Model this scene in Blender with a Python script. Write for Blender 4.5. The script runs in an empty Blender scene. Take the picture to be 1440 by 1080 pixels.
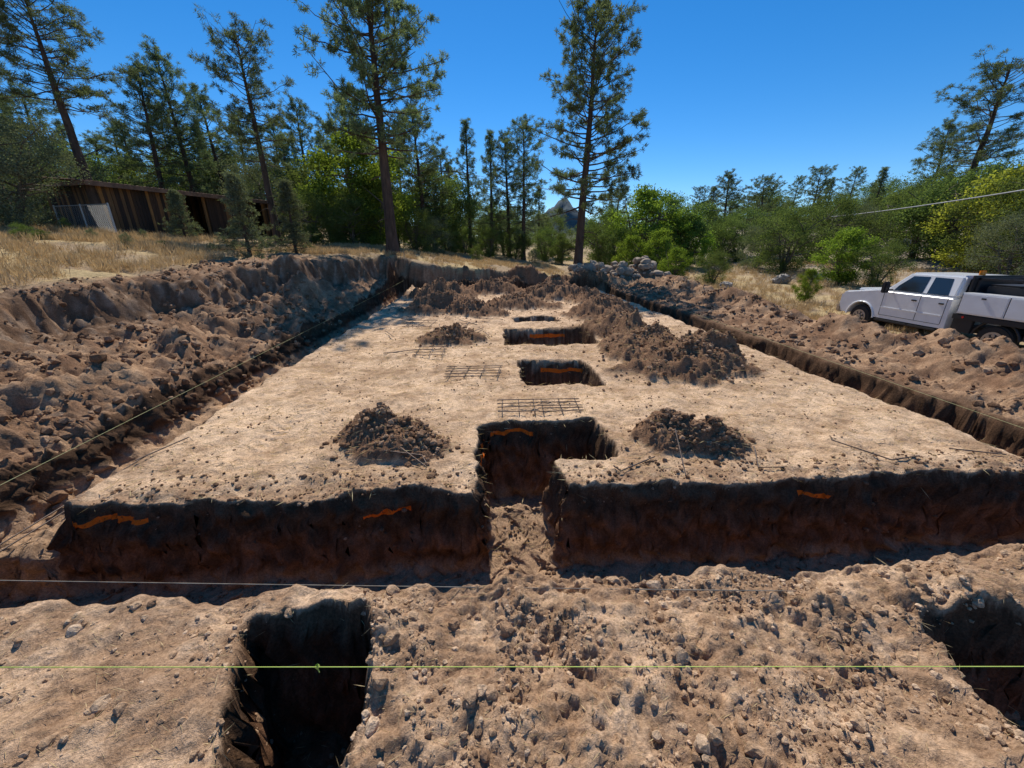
import bpy, bmesh, math, random
import numpy as np
from mathutils import Vector, Matrix
random.seed(5); RS=np.random.RandomState(11)
scene=bpy.context.scene
CAMZ=2.2; YAW=math.radians(3.75); PITCH=math.radians(19.5)
SN,CS=math.sin(PITCH),math.cos(PITCH)

# ------------------------------------------------------------ noise
_T=np.random.RandomState(77).permutation(4096).astype(np.int32)
_G=np.random.RandomState(78).rand(4096); _GC=np.cos(_G*6.28318); _GS=np.sin(_G*6.28318)
def _hi(ix,iy,seed): return _T[(ix+_T[(iy+seed*131)&4095])&4095]
def _h(ix,iy,seed): return _G[_hi(ix,iy,seed)]
def pn(x,y,seed=0):
    x=np.asarray(x,float); y=np.asarray(y,float)
    xf=np.floor(x); yf=np.floor(y); fx=x-xf; fy=y-yf; xi=xf.astype(np.int32); yi=yf.astype(np.int32)
    u=fx*fx*fx*(fx*(fx*6-15)+10); v=fy*fy*fy*(fy*(fy*6-15)+10)
    def g(a,b):
        h=_hi(xi+a,yi+b,seed)
        return _GC[h]*(fx-a)+_GS[h]*(fy-b)
    return ((g(0,0)*(1-u)+g(1,0)*u)*(1-v)+(g(0,1)*(1-u)+g(1,1)*u)*v)*1.5
def fbm(x,y,seed=0,o=4,gain=.5):
    s=0;a=1
    for i in range(o):
        s=s+a*pn(x,y,seed+i*7); a*=gain
        x,y=(x*1.62-y*1.18)+3.1,(x*1.18+y*1.62)-1.7
    return s
def clodn(x,y,seed,r=.62):
    xi=np.floor(x).astype(np.int32); yi=np.floor(y).astype(np.int32); best=np.zeros_like(x)
    for a in(-1,0,1):
        for b in(-1,0,1):
            cx=xi+a;cy=yi+b
            h=_hi(cx,cy,seed)
            px=cx+_G[h];py=cy+_G[(h+1111)&4095]
            rr=r*(.3+.7*_G[(h+2222)&4095])
            d2=((x-px)**2+(y-py)**2)/(rr*rr)
            best=np.maximum(best,np.sqrt(np.clip(1-d2,0,1))*rr)
    return best
def ss(a,b,x):
    t=np.clip((x-a)/(b-a),0,1); return t*t*(3-2*t)

# ------------------------------------------------------------ terrain
XT=[-700,-100,-30,-20,-15,-10,-8,-5,0,6,10,13,20,30,45,100,700]
T10=[12,6,3.3,2.7,2.05,1.42,1.15,.85,.5,.1,-.4,-.6,-.6,.2,1.6,5,12]
T25=[12,6.5,3.6,2.9,2.55,2.2,2.05,1.8,1.0,.4,.05,-.2,-.2,.7,2.3,6,12]
T50=[14,8,4.2,3.4,3.0,2.4,2.1,1.7,1.3,1.0,.9,.8,.8,1.5,3.0,7,14]
T150=[24,14,9,8,7,6,6,5.5,5,5,5,5,5.5,6,7.5,12,22]
def natural(x,y):
    a=np.interp(x,XT,T10);b=np.interp(x,XT,T25);c=np.interp(x,XT,T50);d=np.interp(x,XT,T150)
    w1=np.clip((y-10)/15,0,1);w2=np.clip((y-25)/25,0,1);w3=np.clip((y-50)/100,0,1)
    n=a*(1-w1)+b*w1; n=n*(1-w2)+c*w2; n=n*(1-w3)+d*w3
    n=n+np.clip((y-150)/700,0,1)*8
    return n+.16*fbm(x*.22,y*.22,3,3)+.05*fbm(x*1.1,y*1.1,4,3)
PILES=[(-1.25,4.3,.60,.50,.36),(-.75,4.05,.3,.3,.12),(2.25,4.15,.52,.42,.31),(2.65,3.95,.4,.3,.18),(3.8,6.8,1.35,.85,.46),(3.5,8.2,1.1,1.2,.50),(4.5,7.4,.7,.6,.25),(3.5,10.0,.9,1.5,.5),
 (-.85,9.5,.75,.6,.34),(-1.5,14.3,1.5,1.2,.62),(-.3,13.4,1.0,.8,.38),(1.2,15,1.5,.9,.42),(3.9,12.9,1.2,1.3,.55),(2.6,17.5,1.8,1.1,.55),
 (-1.9,17.8,1.6,1.3,.75),(4.2,16.5,1.0,1.3,.5),(0.3,19.4,1.7,.9,.6),(3.6,20.4,1.3,.9,.7),(-1.2,21.6,1.5,.9,.7),(1.6,22.3,1.8,.8,.55),(5.5,22.2,1.6,.9,.7)]
def terrain(x,y,full=False):
    x=np.asarray(x,float); y=np.asarray(y,float)
    w=.065*fbm(x*1.7,y*1.7,21,3)+.022*pn(x*9,y*9,22)
    v=.065*fbm(x*1.7,y*1.7,31,3)+.026*pn(x*8,y*8,32)
    wx=x+w; wy=y+v
    N=natural(x,y)
    xl=np.interp(y,[-10,0,6,10,15,21,24],[-9.8,-9.2,-9.0,-8.8,-7.3,-5.4,-4.7])+.55*pn(y*.4,y*0,41)+.30*pn(y*1.2,x*1.0,42)+.12*fbm(x*3,y*3,39,3,.6)
    mL=ss(0,1,(x-xl)/.60)*.58+.42*ss(.1,1,(x-xl+.4*pn(x*.8,y*.8,38))/2.6)
    mR=1-ss(6.9,10.5,x)
    mB=1-ss(22.05,22.5,wy+.9*pn(x*.5,y*.3,43)+.3*pn(x*1.7,y*1.2,49))
    m=mL*mR*mB
    flo=.035*fbm(x*.7,y*.7,44,3)
    z=N*(1-m)+flo*m
    yy=ss(.5,2.0,y)*(1-ss(15,19,y))
    nl=.50+.8*pn(x*.5,y*.5,51)+.55*pn(x*1.3,y*1.3,52)
    sl=np.exp(-((x+6.1)/1.2)**2)*yy
    z=z+.72*sl*np.clip(nl,0.02,1.5)
    rl=ss(-4.55,-4.9,x)*ss(-10.0,-8.9,x)*(1-ss(17,21,y)); rough=rl
    rough=np.maximum(rough,ss(.0,.1,m)*(1-ss(.95,1,m))*(x<0))
    xr=np.interp(y,[0,6,14,22],[8.7,8.8,9.6,10.0])
    nr=.75+.55*pn(x*.6,y*.6,53)+.4*pn(x*1.7,y*1.7,54)
    sr=np.exp(-((x-xr)/1.15)**2)*(1-ss(21,25,y))
    z=z+.66*sr*np.clip(nr,.2,1.5)
    rr=ss(6.8,7.1,x)*(1-ss(11.2,12.3,x))*(1-ss(24,27,y)); rough=np.maximum(rough,rr)
    sf=np.exp(-((x-8.5)/3.2)**2-((y-24)/1.6)**2)
    z=z+.85*sf*(.8+.6*pn(x*.9,y*.9,55)); rough=np.maximum(rough,ss(.1,.4,sf))
    pm=np.zeros_like(z)
    wob=.20*pn(x*2.3,y*2.3,60)+.12*pn(x*.9,y*.9,61)+.07*pn(x*6,y*6,62)
    for i,(px,py,rx,ry,h) in enumerate(PILES):
        d=np.sqrt(((x-px)/rx)**2+((y-py)/ry)**2)+wob*1.3
        q=np.clip(1-d/1.1,0,1); b=q*q*(3-2*q)*.5+.5*q
        z=z+h*1.1*b; pm=np.maximum(pm,ss(0.02,.12,b))
    rough=np.maximum(rough,pm)
    fg=1-ss(2.05,2.15,wy); fg=fg*(x>-30)
    crest=np.exp(-((y-1.82)/.17)**2)
    z=z+fg*(.06*fbm(x*1.1,y*1.1,45,3)+.06*crest*(.4+1.0*pn(x*1.6,y*.5,46))*ss(-2.6,-.9,x)+.09*crest*np.exp(-((x+.75)/.3)**2)+.07*crest*np.exp(-((x-3.0)/.5)**2)-.05*crest*np.exp(-((x-1.6)/.5)**2))
    frough=fg*(.3+.7*ss(-2.0,-.6,x+.6*pn(x*.8,y*.8,47)))
    rough=np.maximum(rough,frough)
    padm=ss(-3.9,-3.75,x)*(1-ss(5.9,6.05,x))*ss(3.0,3.2,y)*(1-ss(21,21.3,y))
    lip=padm*np.exp(-((y-3.35)/.25)**2)
    near=(y<3)*1.0
    amp=np.where(y<3,.55+.35*ss(-.2,.35,fbm(x*1.6,y*1.6,95,2)),np.where(x<-4.5,1.5,1.15))
    amp=np.where((pm>.05)&(y<6),.9,amp)
    c1=clodn(x*3.6,y*3.6,71);c2=clodn(x*9+w*20,y*9+v*20,74);c3=clodn(x*23,y*23,77)
    f4=fbm(x*5,y*5,80,4,.6)
    det=amp*((.038+.012*near)*f4+.05*fbm(x*1.9,y*1.9,84,2)+.075*(1-.6*near)*c1*(.4+pn(x*1.3,y*1.3,81).clip(-.4,1))+.06*c2+(.036+.02*near)*c3)
    dent=clodn(x*2.9,y*2.4,86,.5)
    pz=.013*f4+.03*fbm(x*1.3,y*1.3,83,3)-.024*dent*ss(-.1,.3,pn(x*.7,y*.7,87))+.013*c3*(.3+ss(-.1,.4,pn(x*1.1,y*1.1,88)))+.011*c2*ss(.1,.4,pn(x*.9,y*.9,89))
    for rx_ in(-2.6,-1.15,4.3,5.3): pz=pz-.022*np.exp(-((x-rx_-.25*np.sin(y*.5+rx_))/.14)**2)*(1+.5*np.sin(y*42+3*np.sin(x*9)))*ss(-.2,.2,pn(x*.3,y*.35,92))
    z=z+rough*det+(1-rough)*pz*np.where(padm>.5,1,.8)
    z=z+lip*(.05*pn(x*1.9,y,48)+.05*c1*(.4+pn(x*1.5,y*2,93))+.03*c2)
    tm=np.zeros_like(z)
    def dig(x0,x1,y0,y1,bot,e=.13,fl=.04):
        nonlocal z,tm
        s=ss(-.02,e,wx-x0)*ss(-.02,e,x1-wx)*ss(-.02,e,wy-y0)*ss(-.02,e,y1-wy)
        b=bot+fl*fbm(x*2.5,y*2.5,90,3)+.02*c3+.02*c2
        z2=z*(1-s)+b*s
        z=np.where(s>0,np.minimum(z,z2),z); tm=np.maximum(tm,s)
    dig(-4.75,6.95,2.1,3.19,-.86,e=.15)
    dig(-4.85,-3.8,2.1,22,-.45,e=.28,fl=.12)
    dig(5.95,6.8,2.1,22,-.55,e=.16,fl=.08)
    dig(-4.6,6.8,21,21.9,-.35,e=.3,fl=.2)
    dig(-.11,.72,2.7,4.2,-.58-.28*ss(3.9,2.9,y),e=.13)
    dig(-.14,1.47,3.72,4.68,-1.05)
    dig(.62,1.95,6.15,7.6,-.85)
    dig(.45,2.7,8.9,10.8,-.7)
    dig(.85,2.3,11.9,12.8,-.6)
    dig(-1.53+.38*(1.9-y),-.72+.03*(1.9-y),-.6,1.92,-.95)
    dig(2.42+.38*(y-1.0),4.6,-.6,1.68,-.9)
    if full: return z,rough,tm,m,pm,padm,fg,c1,c2
    return z
def tz(x,y): return float(terrain(np.array([x]),np.array([y]))[0])

def lines(segs,walls,hw,sp):
    L=[]
    for a,b,s in segs: L+=list(np.arange(a,b,s))
    for w_ in walls: L+=list(np.arange(w_-hw,w_+hw,sp))
    L=sorted(L); out=[L[0]]
    for v in L[1:]:
        if v-out[-1]>sp*.6: out.append(v)
    return out
def grow(a,st,f,lim,sgn=1):
    o=[];v=a
    while abs(v)<lim: o.append(v); v+=sgn*st; st*=f
    o.append(sgn*lim); return o
xs=lines([(-3.9,4.5,.0195),(-5,-3.9,.03),(4.5,7.2,.035),(-10.4,-5,.045),(7.2,11.5,.05)],[-3.72,-.03,.64,6.0,-4.7],.13,.011)
xs=grow(-10.45,.06,1.05,700,-1)[::-1]+xs+grow(11.55,.06,1.05,700,1)
ysl=lines([(.8,2.0,.0140),(2.0,3.4,.02),(3.4,5,.025)],[2.1,3.14,3.78,4.60],.15,.008)
v=ysl[-1]+.03
while v<24: ysl.append(v); v+=v*.0066
far=[];st=.16
while v<900: far.append(v); v+=st; st*=1.035
q=.78;st=.04;nr_=[]
while q>-60: nr_.append(q); q-=st; st*=1.09
ys=nr_[::-1]+ysl+far
xs=np.array(sorted(set(xs)));ys=np.array(sorted(set(ys)))
nx,ny=len(xs),len(ys)
X,Y=np.meshgrid(xs,ys); X=X.ravel();Y=Y.ravel()
Z,rough,tm,mm,pm,padm,fg,c1,c2=terrain(X,Y,True)
print('grid',nx,ny)
wgt=((np.abs(X)<12)&(Y<24)&(Y>.5))*ss(.02,.2,tm)
DX=wgt*(.06*fbm(Y*4.5,Z*5,101,4,.6)); DY=wgt*(.07*fbm(X*4.5,Z*4.5,111,4,.6)+.06*clodn(X*7,Z*7,114)-.02)
co=np.stack([X+DX,Y+DY,Z],1)
def mesh_np(name,co,faces,smooth=True):
    faces=np.asarray(faces,np.int32); k=faces.shape[1]
    me=bpy.data.meshes.new(name)
    me.vertices.add(len(co)); me.vertices.foreach_set('co',np.asarray(co,np.float32).ravel())
    me.loops.add(faces.size); me.loops.foreach_set('vertex_index',faces.ravel())
    me.polygons.add(len(faces)); me.polygons.foreach_set('loop_start',np.arange(0,faces.size,k,dtype=np.int32))
    me.polygons.foreach_set('loop_total',np.full(len(faces),k,np.int32))
    me.polygons.foreach_set('use_smooth',np.full(len(faces),smooth,bool))
    me.update(calc_edges=True); return me
idx=np.arange(nx*ny).reshape(ny,nx)
F=np.stack([idx[:-1,:-1].ravel(),idx[:-1,1:].ravel(),idx[1:,1:].ravel(),idx[1:,:-1].ravel()],1)
gme=mesh_np('terrain',co,F)
def C(*a): return np.array(a)[None,:]
def mixc(a,b,t): return a*(1-t[:,None])+b*t[:,None]
n1=fbm(X*.5,Y*.5,120,4)*.5+.5; n2=fbm(X*2.2,Y*2.2,121,4)*.5+.5; n3=fbm(X*5.5,Y*5.5,122,3)*.5+.5
O=0*X[:,None]
col=mixc(C(.38,.285,.185)+O,C(.50,.385,.21)+O,ss(.35,.65,n1))
gr=ss(16,26,X)*ss(18,28,Y); col=mixc(col,C(.38,.33,.27),gr*.8)
farm=ss(60,120,Y); col=mixc(col,C(.10,.11,.06),farm)
spoil=mixc(C(.235,.138,.083)+O,C(.46,.305,.19)+O,ss(.3,.8,n2*.5+n1*.3+n3*.2))
cut=ss(.02,.5,mm)
col=mixc(col,C(.165,.10,.062),cut*(1-padm))
col=mixc(col,spoil,rough)
bank=np.exp(-((X-np.interp(Y,[0,6,10,15,21],[-8.8,-8.6,-8.4,-7.0,-5.1]))/.7)**2)*(Y<22)*(Y>1); col=mixc(col,mixc(C(.13,.08,.052)+O,C(.33,.25,.185)+O,ss(.5,.8,n3)),bank*.75)
pad=mixc(C(.42,.275,.168)+O,C(.75,.54,.355)+O,ss(.2,.72,n2*.42+n1*.3+n3*.28))
col=mixc(col,pad,padm*(1-pm))
fgc=mixc(C(.37,.238,.148)+O,C(.63,.445,.295)+O,ss(.3,.8,n2*.45+n3*.45+.1*c2))
col=mixc(col,fgc,fg*(np.abs(X)<9))
col=mixc(col,C(.235,.138,.083),pm*.85)
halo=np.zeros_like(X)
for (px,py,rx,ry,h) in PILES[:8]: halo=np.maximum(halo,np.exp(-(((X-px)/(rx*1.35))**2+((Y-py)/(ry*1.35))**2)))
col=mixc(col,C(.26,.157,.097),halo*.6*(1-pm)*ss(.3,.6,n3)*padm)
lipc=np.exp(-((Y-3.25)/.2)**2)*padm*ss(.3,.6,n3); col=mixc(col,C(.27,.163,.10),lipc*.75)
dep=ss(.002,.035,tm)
wallc=mixc(C(.090,.052,.031)+O,C(.19,.098,.056)+O,ss(-.25,-.5,Z+.12*pn(X*2,Y*2+Z*3,131)))  # topsoil over reddish soil, colour darkened further to deepen the trench shade
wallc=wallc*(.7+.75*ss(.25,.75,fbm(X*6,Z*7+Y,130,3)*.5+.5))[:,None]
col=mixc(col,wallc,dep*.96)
floorlit=ss(.8,.95,tm)*ss(-.38,-.45,Z); floorlit=np.maximum(floorlit,ss(.55,.8,tm)*ss(-.22,-.32,Z)*(X<-3.95)*(X>-4.8)); col=mixc(col,C(.50,.335,.21),floorlit*.85*((Y>2)))  # trench floors painted paler so they read as sunlit
col=np.clip(col,0,1)
at=gme.color_attributes.new('Col','FLOAT_COLOR','POINT')
at.data.foreach_set('color',np.concatenate([col,np.ones((len(col),1))],1).astype(np.float32).ravel())
ground=bpy.data.objects.new('ground',gme); scene.collection.objects.link(ground)

# ------------------------------------------------------------ materials
def newmat(n):
    m=bpy.data.materials.new(n); m.use_nodes=True; nt=m.node_tree; return m,nt,nt.nodes['Principled BSDF']
def nd(nt,t,**k):
    n=nt.nodes.new(t)
    for a,b in k.items(): setattr(n,a,b)
    return n
def noise(nt,vec,scale,det=4,rough=.6):
    n=nd(nt,'ShaderNodeTexNoise'); n.inputs['Scale'].default_value=scale; n.inputs['Detail'].default_value=det
    n.inputs['Roughness'].default_value=rough; nt.links.new(vec,n.inputs['Vector']); return n.outputs['Fac']
def ramp(nt,f,p):
    r=nd(nt,'ShaderNodeValToRGB'); e=r.color_ramp.elements
    while len(e)<len(p): e.new(.5)
    for i,(a,c) in enumerate(p): e[i].position=a; e[i].color=(*c,1)
    nt.links.new(f,r.inputs[0]); return r.outputs[0]
def mth(nt,op,a,b=None,c=None):
    n=nd(nt,'ShaderNodeMath',operation=op)
    for i,v_ in enumerate((a,b,c)):
        if v_ is None: continue
        if isinstance(v_,(int,float)): n.inputs[i].default_value=v_
        else: nt.links.new(v_,n.inputs[i])
    return n.outputs[0]
def mixrgb(nt,bt,f,a,b):
    n=nd(nt,'ShaderNodeMix',data_type='RGBA',blend_type=bt)
    for s,v_ in ((n.inputs[0],f),(n.inputs[6],a),(n.inputs[7],b)):
        if isinstance(v_,(int,float)): s.default_value=v_
        elif isinstance(v_,tuple): s.default_value=(*v_,1)
        else: nt.links.new(v_,s)
    return n.outputs[2]
def soil(name,use_attr,cols=None):
    m,nt,b=newmat(name)
    geo=nd(nt,'ShaderNodeNewGeometry'); P=geo.outputs['Position']
    if use_attr:
        a=nd(nt,'ShaderNodeAttribute',attribute_name='Col'); base=a.outputs['Color']
    else:
        base=ramp(nt,mth(nt,'ADD',mth(nt,'MULTIPLY',noise(nt,P,2.6,3),.6),mth(nt,'MULTIPLY',geo.outputs['Random Per Island'],.4)),[(.25,cols[0]),(.5,cols[1]),(.75,cols[2])])
    f1=ramp(nt,noise(nt,P,9,4,.7),[(.3,(.74,.71,.68)),(.7,(1.22,1.20,1.18))])
    f2=ramp(nt,noise(nt,P,60,3,.7),[(.32,(.66,.64,.62)),(.66,(1.28,1.28,1.28))])
    c=mixrgb(nt,'MULTIPLY',1.0,base,f1); c=mixrgb(nt,'MULTIPLY',1.0,c,f2)
    if use_attr:
        sp=nd(nt,'ShaderNodeSeparateXYZ'); nt.links.new(P,sp.inputs[0]); x_,y_,z_=sp.outputs
        wob=mth(nt,'MULTIPLY_ADD',noise(nt,P,5,1),.08,-.04)
        mask=None
        for (cx,cy,hx,hy,cz,slope) in [(-3.42,3.05,.30,.22,-.15,-.02),(-.98,3.05,.21,.22,-.20,.0),(3.25,3.05,.17,.22,-.17,-.1),(-.85+1.15,4.68,.28,.14,-.14,.05),(1.5,7.6,.42,.2,-.2,0),(1.7,10.8,.5,.25,-.2,0),(-.12,4.3,.2,.3,-.22,0)]:
            dx=mth(nt,'SUBTRACT',x_,cx)
            a1=mth(nt,'LESS_THAN',mth(nt,'ABSOLUTE',dx),hx)
            a2=mth(nt,'LESS_THAN',mth(nt,'ABSOLUTE',mth(nt,'SUBTRACT',y_,cy)),hy)
            zz=mth(nt,'ADD',mth(nt,'SUBTRACT',mth(nt,'SUBTRACT',z_,cz),mth(nt,'MULTIPLY',dx,slope)),wob)
            a3=mth(nt,'LESS_THAN',mth(nt,'ABSOLUTE',zz),.015+.0026*cy)
            mk=mth(nt,'MULTIPLY',mth(nt,'MULTIPLY',a1,a2),a3)
            mask=mk if mask is None else mth(nt,'MAXIMUM',mask,mk)
        pat=ramp(nt,noise(nt,P,30,2),[(.30,(.2,.2,.2)),(.40,(1,1,1))])
        mk=mixrgb(nt,'MULTIPLY',1.0,mask,pat)
        c=mixrgb(nt,'MIX',mk,c,(1.0,.19,.02))
    nt.links.new(c,b.inputs['Base Color']); b.inputs['Roughness'].default_value=.97; b.inputs['Specular IOR Level'].default_value=.08
    bp=nd(nt,'ShaderNodeBump'); bp.inputs['Strength'].default_value=.75; bp.inputs['Distance'].default_value=.035
    nt.links.new(noise(nt,P,30,5,.78),bp.inputs['Height']); nt.links.new(bp.outputs[0],b.inputs['Normal'])
    return m
M_soil=soil('soil',True); M_clod=soil('clod',False,((.33,.205,.125),(.50,.34,.215),(.70,.52,.36))); gme.materials.append(M_soil)
M_pclod=soil('dark_clod',False,((.17,.098,.058),(.29,.178,.108),(.48,.325,.21)))
def simple(name,c1_,c2_,scale=8,rough=.8,metal=0,bump=.3,obj=False,spec=.3,stretch=None):
    m,nt,b=newmat(name)
    tc=nd(nt,'ShaderNodeTexCoord'); vec=tc.outputs['Object']
    if stretch:
        mp=nd(nt,'ShaderNodeMapping'); mp.inputs['Scale'].default_value=stretch; nt.links.new(vec,mp.inputs[0]); vec=mp.outputs[0]
    f=noise(nt,vec,scale,4,.65)
    nt.links.new(ramp(nt,f,[(.32,c1_),(.68,c2_)]),b.inputs['Base Color'])
    b.inputs['Roughness'].default_value=rough; b.inputs['Metallic'].default_value=metal; b.inputs['Specular IOR Level'].default_value=spec
    if bump:
        bp=nd(nt,'ShaderNodeBump'); bp.inputs['Strength'].default_value=bump; bp.inputs['Distance'].default_value=.02
        nt.links.new(f,bp.inputs['Height']); nt.links.new(bp.outputs[0],b.inputs['Normal'])
    return m
def leafmat(name,dark,light,trans=.35,tcol=None,scale=.9):
    m=bpy.data.materials.new(name); m.use_nodes=True; nt=m.node_tree; nt.nodes.clear()
    out=nd(nt,'ShaderNodeOutputMaterial'); tc=nd(nt,'ShaderNodeTexCoord'); oi=nd(nt,'ShaderNodeObjectInfo')
    f=noise(nt,tc.outputs['Object'],scale,2,.7); g=nd(nt,'ShaderNodeNewGeometry')
    f=mth(nt,'ADD',mth(nt,'MULTIPLY',f,.6),mth(nt,'MULTIPLY',g.outputs['Random Per Island'],.4))
    c=ramp(nt,f,[(.25,dark),(.75,light)])
    hs=nd(nt,'ShaderNodeHueSaturation'); nt.links.new(c,hs.inputs['Color'])
    nt.links.new(mth(nt,'MULTIPLY_ADD',oi.outputs['Random'],.03,.485),hs.inputs['Hue'])
    nt.links.new(mth(nt,'MULTIPLY_ADD',oi.outputs['Random'],.5,.85),hs.inputs['Value'])
    d=nd(nt,'ShaderNodeBsdfDiffuse'); t=nd(nt,'ShaderNodeBsdfTranslucent'); mx=nd(nt,'ShaderNodeMixShader'); mx.inputs[0].default_value=trans
    nt.links.new(hs.outputs[0],d.inputs[0]); 
    tc2=mixrgb(nt,'MULTIPLY',1.0,hs.outputs[0],tcol or (1.3,1.35,.7)); nt.links.new(tc2,t.inputs[0])
    nt.links.new(d.outputs[0],mx.inputs[1]);nt.links.new(t.outputs[0],mx.inputs[2]);nt.links.new(mx.outputs[0],out.inputs[0])
    return m
M_bark=simple('pine_bark',(.04,.028,.023),(.115,.078,.058),6,.95,0,.8,stretch=(1,1,.25))
M_barkg=simple('grey_bark',(.07,.055,.045),(.17,.14,.11),8,.95,0,.6)
M_needle=leafmat('pine_needles',(.05,.074,.042),(.23,.27,.14),.38,(1.2,1.25,.8))
M_oak=leafmat('oak_leaves',(.055,.085,.032),(.18,.225,.08),.42)
M_bright=leafmat('bright_leaves',(.08,.135,.025),(.24,.32,.075),.5,(1.3,1.3,.5))
M_yell=leafmat('yellow_leaves',(.15,.16,.03),(.34,.32,.07),.48)
M_jun=leafmat('juniper_leaves',(.07,.088,.055),(.23,.25,.16),.28)
M_straw=leafmat('dry_straw',(.36,.27,.14),(.64,.50,.29),.3,(1.1,1,.8),2)

# ------------------------------------------------------------ geometry helpers
class GB:
    def __init__(s): s.v=[];s.f=[];s.m=[];s.n=0
    def tube(s,pts,rad,sides=6,mat=0):
        pts=np.asarray(pts,float);k=len(pts)
        d=np.gradient(pts,axis=0); d/=np.linalg.norm(d,axis=1)[:,None]+1e-9
        up=np.where(np.abs(d[:,2:3])>.9,np.array([[1.,0,0]]),np.array([[0,0,1.]]))
        if np.mean(np.abs(d[:,2]))>.6: up=np.tile([[1.,0,0]],(k,1))
        a=np.cross(d,up);a/=np.linalg.norm(a,axis=1)[:,None]+1e-9;b=np.cross(d,a)
        th=np.arange(sides)/sides*2*np.pi
        ring=pts[:,None,:]+np.asarray(rad)[:,None,None]*(np.cos(th)[None,:,None]*a[:,None,:]+np.sin(th)[None,:,None]*b[:,None,:])
        s.v.append(ring.reshape(-1,3)); i=np.arange(k-1)[:,None]*sides;j=np.arange(sides)[None,:];j2=(j+1)%sides
        f=np.stack([i+j,i+j2,i+sides+j2,i+sides+j],-1).reshape(-1,4)+s.n
        s.f.append(f);s.m.append(np.full(len(f),mat));s.n+=k*sides
    def quads(s,q,mat=1):
        n=len(q); s.v.append(q.reshape(-1,3)); f=np.arange(n*4).reshape(n,4)+s.n
        s.f.append(f);s.m.append(np.full(n,mat));s.n+=n*4
    def mesh(s,name,mats,smooth=False):
        me=mesh_np(name,np.concatenate(s.v),np.concatenate(s.f),smooth)
        for m in mats: me.materials.append(m)
        me.polygons.foreach_set('material_index',np.concatenate(s.m).astype(np.int32)); me.update(); return me
def unit(v): return v/(np.linalg.norm(v,axis=-1,keepdims=True)+1e-9)
def blades(P,D,L,W,rs):
    side=unit(np.cross(D,rs.normal(size=P.shape)))*W[:,None]
    return np.stack([P,P+D*L[:,None]*.5+side,P+D*L[:,None],P+D*L[:,None]*.5-side],1)
def pine(seed,H=14,tr=.28,cb=.3,cr=3.0,nb=75,lean=(0,0),shape='round',tuft=22,nl=.26,dens=1.0,leafm=None,gap=0):
    rs=np.random.RandomState(seed); g=GB()
    k=18; t=np.linspace(0,1,k)
    wob=np.cumsum(rs.normal(0,.012*H/k*3,(k,2)),0)*t[:,None]
    tp=np.stack([lean[0]*H*t**1.2+wob[:,0],lean[1]*H*t+wob[:,1],H*t-.4*(t<.01)],1)
    rad=tr*(1-t)**.8*(1+.5*np.exp(-t*30))+.02
    g.tube(tp,rad,9,0)
    P=[];D=[]
    for i in range(nb):
        f=cb+(1-cb)*((i+rs.rand()*.8)/nb)**.9
        if f>.995: f=.995
        h=(f-cb)/(1-cb)
        if shape=='round': prof=.35+.65*math.sin(math.pi*min(1,(.15+.85*h)**.9))**.7 if h<.85 else .35+.25*(1-h)/.15
        elif shape=='cone': prof=(1-h)**.85*.95+.08
        else: prof=.6+.4*math.sin(h*math.pi)
        L=cr*prof*rs.uniform(.45,1.15)
        az=i*2.4+rs.normal(0,.5); b0=np.array([np.interp(f,t,tp[:,j]) for j in range(3)])
        el=-.25+.95*h+rs.normal(0,.18)
        dirh=np.array([math.cos(az),math.sin(az),0])
        s=np.linspace(0,1,6)[:,None]
        pts=b0+dirh*L*s*math.cos(el)+np.array([0,0,1.])*(L*s*math.sin(el)+L*.22*s**2)+np.cumsum(rs.normal(0,.04*L,(6,3)),0)*s
        br=tr*.22*(1-f*.6)*(1-s[:,0]*.85)+.006
        g.tube(pts,br,4,0)
        nt_=int(max(3,L*3.2*dens)); 
        for j in range(nt_):
            q=rs.uniform(.32,1.0); base=np.array([np.interp(q,s[:,0],pts[:,c]) for c in range(3)])
            td=unit(dirh*rs.uniform(.3,1)+np.array([-dirh[1],dirh[0],0])*rs.normal(0,.9)+np.array([0,0,rs.uniform(-.15,.7)]))
            tl=rs.uniform(.25,.7)*(1.25-q*.4)*min(1,L/2)
            e=base+td*tl; g.tube(np.array([base,(base+e)/2+[0,0,-.03],e]),[.012,.009,.005],3,0)
            m=rs.randint(2,5)
            for _ in range(m):
                P.append(base+td*tl*rs.uniform(.5,1.05)+rs.normal(0,.10,3)); D.append(td)
    for i in range(int(nb*.12)):
        f=rs.uniform(cb*.35,cb); az=rs.rand()*6.28; L=rs.uniform(.3,1.3)
        b0=np.array([np.interp(f,t,tp[:,j]) for j in range(3)])
        g.tube(np.array([b0,b0+[math.cos(az)*L*.5,math.sin(az)*L*.5,.02],b0+[math.cos(az)*L,math.sin(az)*L,-.15*L]]),[.035,.02,.008],4,0)
    P=np.array(P);D=np.array(D);n=tuft
    PP=np.repeat(P,n,0)+rs.normal(0,.03,(len(P)*n,3)); DD=unit(np.repeat(D,n,0)*.5+rs.normal(0,.75,(len(P)*n,3))+[0,0,.2])
    g.quads(blades(PP,DD,nl*rs.uniform(.6,1.1,len(PP)),rs.uniform(.010,.018,len(PP)),rs),1)
    return g.mesh('pine',[M_bark,leafm or M_needle])
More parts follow.
